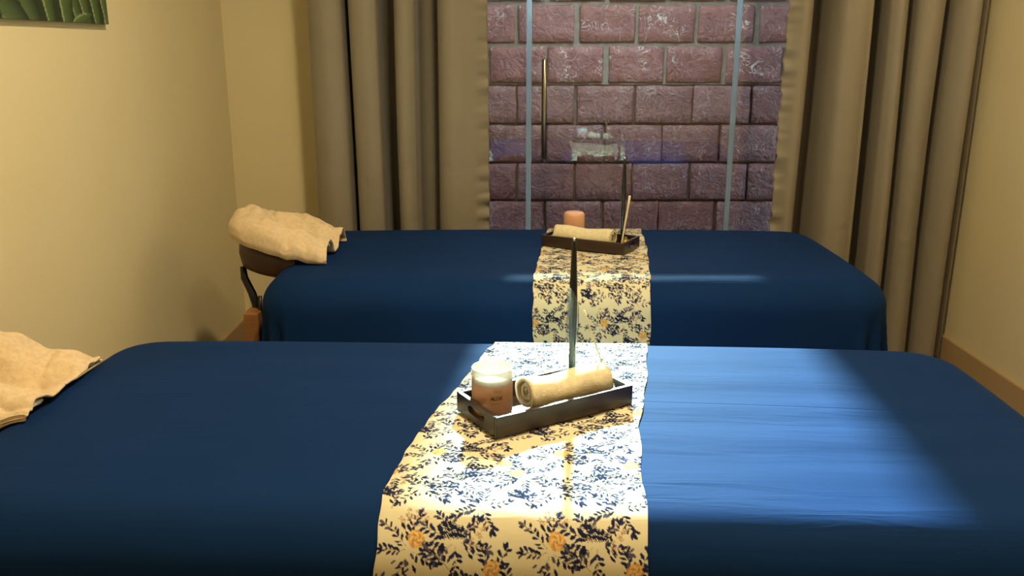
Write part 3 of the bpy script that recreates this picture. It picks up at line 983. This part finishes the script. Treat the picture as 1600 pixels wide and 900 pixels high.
# ------------------------------------------------------------------ curtains
def catmull(pts, m=8):
    out = []
    for i in range(len(pts) - 1):
        p0, p1, p2, p3 = pts[max(i - 1, 0)], pts[i], pts[i + 1], pts[min(i + 2, len(pts) - 1)]
        for k in range(m):
            t = k / m
            out.append(tuple(.5 * (2 * b + (c - a) * t + (2 * a - 5 * b + 4 * c - d) * t * t + (3 * b - a - 3 * c + d) * t ** 3) for a, b, c, d in zip(p0, p1, p2, p3)))
    out.append(tuple(pts[-1]))
    return out

def make_curtain(plan, label, hem_first, seed):
    """plan: points (x, y) of the folded cloth seen from above; hem_first: the puckered hem is at the first point"""
    z0, z1 = .02, 2.36
    line = catmull(plan, 8)
    xs = np.array([p[0] for p in line]); ys = np.array([p[1] for p in line])
    d = np.concatenate([[0], np.cumsum(np.hypot(np.diff(xs), np.diff(ys)))])
    n = int(d[-1] / .006)
    dd = np.linspace(0, d[-1], n)
    X, Y = np.interp(dd, d, xs), np.interp(dd, d, ys)
    nz = 150
    zs = np.linspace(z0, z1, nz)
    xm = X.mean()
    P = np.zeros((n, nz, 3))
    for j, z in enumerate(zs):
        k = (z - 1.0)
        sway = .006 * np.sin(X * 9 + z * 1.7 + seed) + .004 * np.sin(X * 23 + z * 3.1)
        P[:, j, 0] = X + .004 * np.sin(z * 2.3 + X * 11 + seed)
        P[:, j, 1] = Y + sway
        P[:, j, 2] = z
    hem = dd if hem_first else d[-1] - dd
    hw_ = np.clip(1 - hem / .06, 0, 1)
    pk = np.array([noise.noise(Vector((z * 30, seed, 0))) for z in zs])
    pk2 = np.array([noise.noise(Vector((z * 75, seed, 4))) for z in zs])
    P[:, :, 1] -= (hw_[:, None] * (pk * .012 + pk2 * .007)[None, :]) * 3.0
    P[:, :, 0] += (hw_[:, None] ** 2 * (pk * .006)[None, :])
    # a few pressed creases across the folds
    for (cz, amp) in ((.55, .004), (.80, .003), (1.22, .002), (.33, .003)):
        ph = np.array([noise.noise(Vector((x * 12, cz * 9, seed))) for x in X])
        P[:, :, 1] += amp * np.exp(-((zs[None, :] - cz - .04 * ph[:, None]) / .012) ** 2) * np.clip(ph[:, None] * 3, -1, 1)
    c = empty('curtain', (xm, 3.5, 0))
    tag(c, label, 'curtain', 'taupe satin curtains')
    o = raw('fabric', P.reshape(-1, 3), gridfaces(n, nz), M_curtain)
    m = o.modifiers.new('thickness', 'SOLIDIFY'); m.thickness = .0022; m.offset = 0
    adopt(o, c)
    return c
f_, b2 = 3.43, 3.66
left_plan = [(-.775, 3.52), (-.770, 3.47), (-.745, f_ + .005), (-.70, f_ - .012), (-.650, f_ + .005), (-.632, 3.48), (-.634, b2), (-.620, b2 + .02), (-.611, b2), (-.611, 3.49),
             (-.598, f_), (-.555, f_ - .015), (-.515, f_), (-.500, 3.47), (-.502, b2), (-.472, b2 + .03), (-.442, b2),
             (-.440, 3.48), (-.430, f_), (-.403, f_ - .015), (-.377, f_), (-.365, 3.47), (-.367, b2), (-.325, b2 + .03), (-.288, b2),
             (-.285, 3.49), (-.270, f_ + .015), (-.235, f_), (-.195, f_ + .012), (-.150, f_ + .03), (-.110, f_ + .045), (-.094, f_ + .05)]
make_curtain(left_plan, 'taupe curtain hanging left of the glass door', False, 1.0)
right_plan = [(1.040, f_ + .05), (1.060, f_ + .045), (1.10, f_ + .03), (1.130, f_ + .06), (1.135, 3.56), (1.165, b2), (1.198, b2 - .02), (1.206, 3.50),
              (1.230, f_ - .002), (1.280, f_ - .018), (1.325, f_), (1.346, 3.46), (1.346, b2), (1.375, b2 + .02), (1.402, b2),
              (1.405, 3.46), (1.416, f_ - .01), (1.442, f_ - .03), (1.468, f_ - .01), (1.478, 3.46), (1.478, b2), (1.492, b2 + .01), (1.506, b2), (1.508, 3.46),
              (1.520, f_ - .02), (1.555, f_ - .04), (1.592, f_ - .02), (1.607, 3.45), (1.607, b2), (1.622, b2 + .01), (1.636, b2), (1.636, 3.46), (1.648, 3.40), (1.680, 3.365), (1.710, 3.375),
              (1.722, 3.43), (1.722, 3.60), (1.738, 3.61), (1.748, 3.46), (1.762, 3.43)]
make_curtain(right_plan, 'taupe curtain hanging beside the right wall', True, 4.0)
rod = tube('curtain_rod', [(XL + .25, 3.50, 2.39), (XR - .005, 3.50, 2.39)], .013, M_steel, n=14)
tag(rod, 'steel curtain rod above the taupe curtains', 'curtain rod')

# ------------------------------------------------------------------ lamps of the room
def ceiling_lamp(x, y, power, label, size=.16):
    t = empty('ceiling_light', (x, y, ZC))
    tag(t, label, 'ceiling light', 'warm ceiling downlights')
    lathe('housing', [(0, -.001), (.095, -.001), (.095, -.022), (.088, -.026), (.084, -.026), (.082, -.010)], M_lampwhite, t, 32)
    lathe('diffuser', [(0, -.0105), (.080, -.0105)], M_bulb, t, 32)
    ld = bpy.data.lights.new('ceiling_bulb', 'AREA'); ld.shape = 'DISK'; ld.size = size
    ld.energy = power; ld.color = WARM
    lo = bpy.data.objects.new('ceiling_bulb', ld); C.objects.link(lo); lo.parent = t
    lo.location = (0, 0, -.032)
    return t
ceiling_lamp(.05, 1.60, 37, 'warm round ceiling downlight between the two beds')
ceiling_lamp(.70, .75, 11, 'warm round ceiling downlight above the front of the nearer bed')

# wall sconce on the right wall, just outside the picture
sx, sy, sz = XR - .10, 2.55, 1.70
t = empty('wall_lamp', (XR, sy, sz - .12))
tag(t, 'small warm wall lamp on the right wall', 'wall lamp')
part('back_plate', (XR - .014, XR - .001, sy - .04, sy + .04, sz - .12, sz - .02), M_lampwhite, t, bevel=.004)
o = tube('arm', [(XR - .01, sy, sz - .07), (XR - .07, sy, sz - .075), (sx, sy, sz - .05)], .006, M_lampwhite, n=10); adopt(o, t)
o = lathe('bulb', [(0, -.05), (.012, -.048), (.014, -.03), (.026, -.005), (.028, .012), (.020, .032), (0, .042)], M_bulb, None, 24, (sx, sy, sz)); adopt(o, t)
ld = bpy.data.lights.new('sconce_bulb', 'POINT'); ld.energy = 6.5; ld.color = WARM; ld.shadow_soft_size = .05
lo = bpy.data.objects.new('sconce_bulb', ld); C.objects.link(lo); lo.location = (sx - .06, sy, sz); adopt(lo, t)
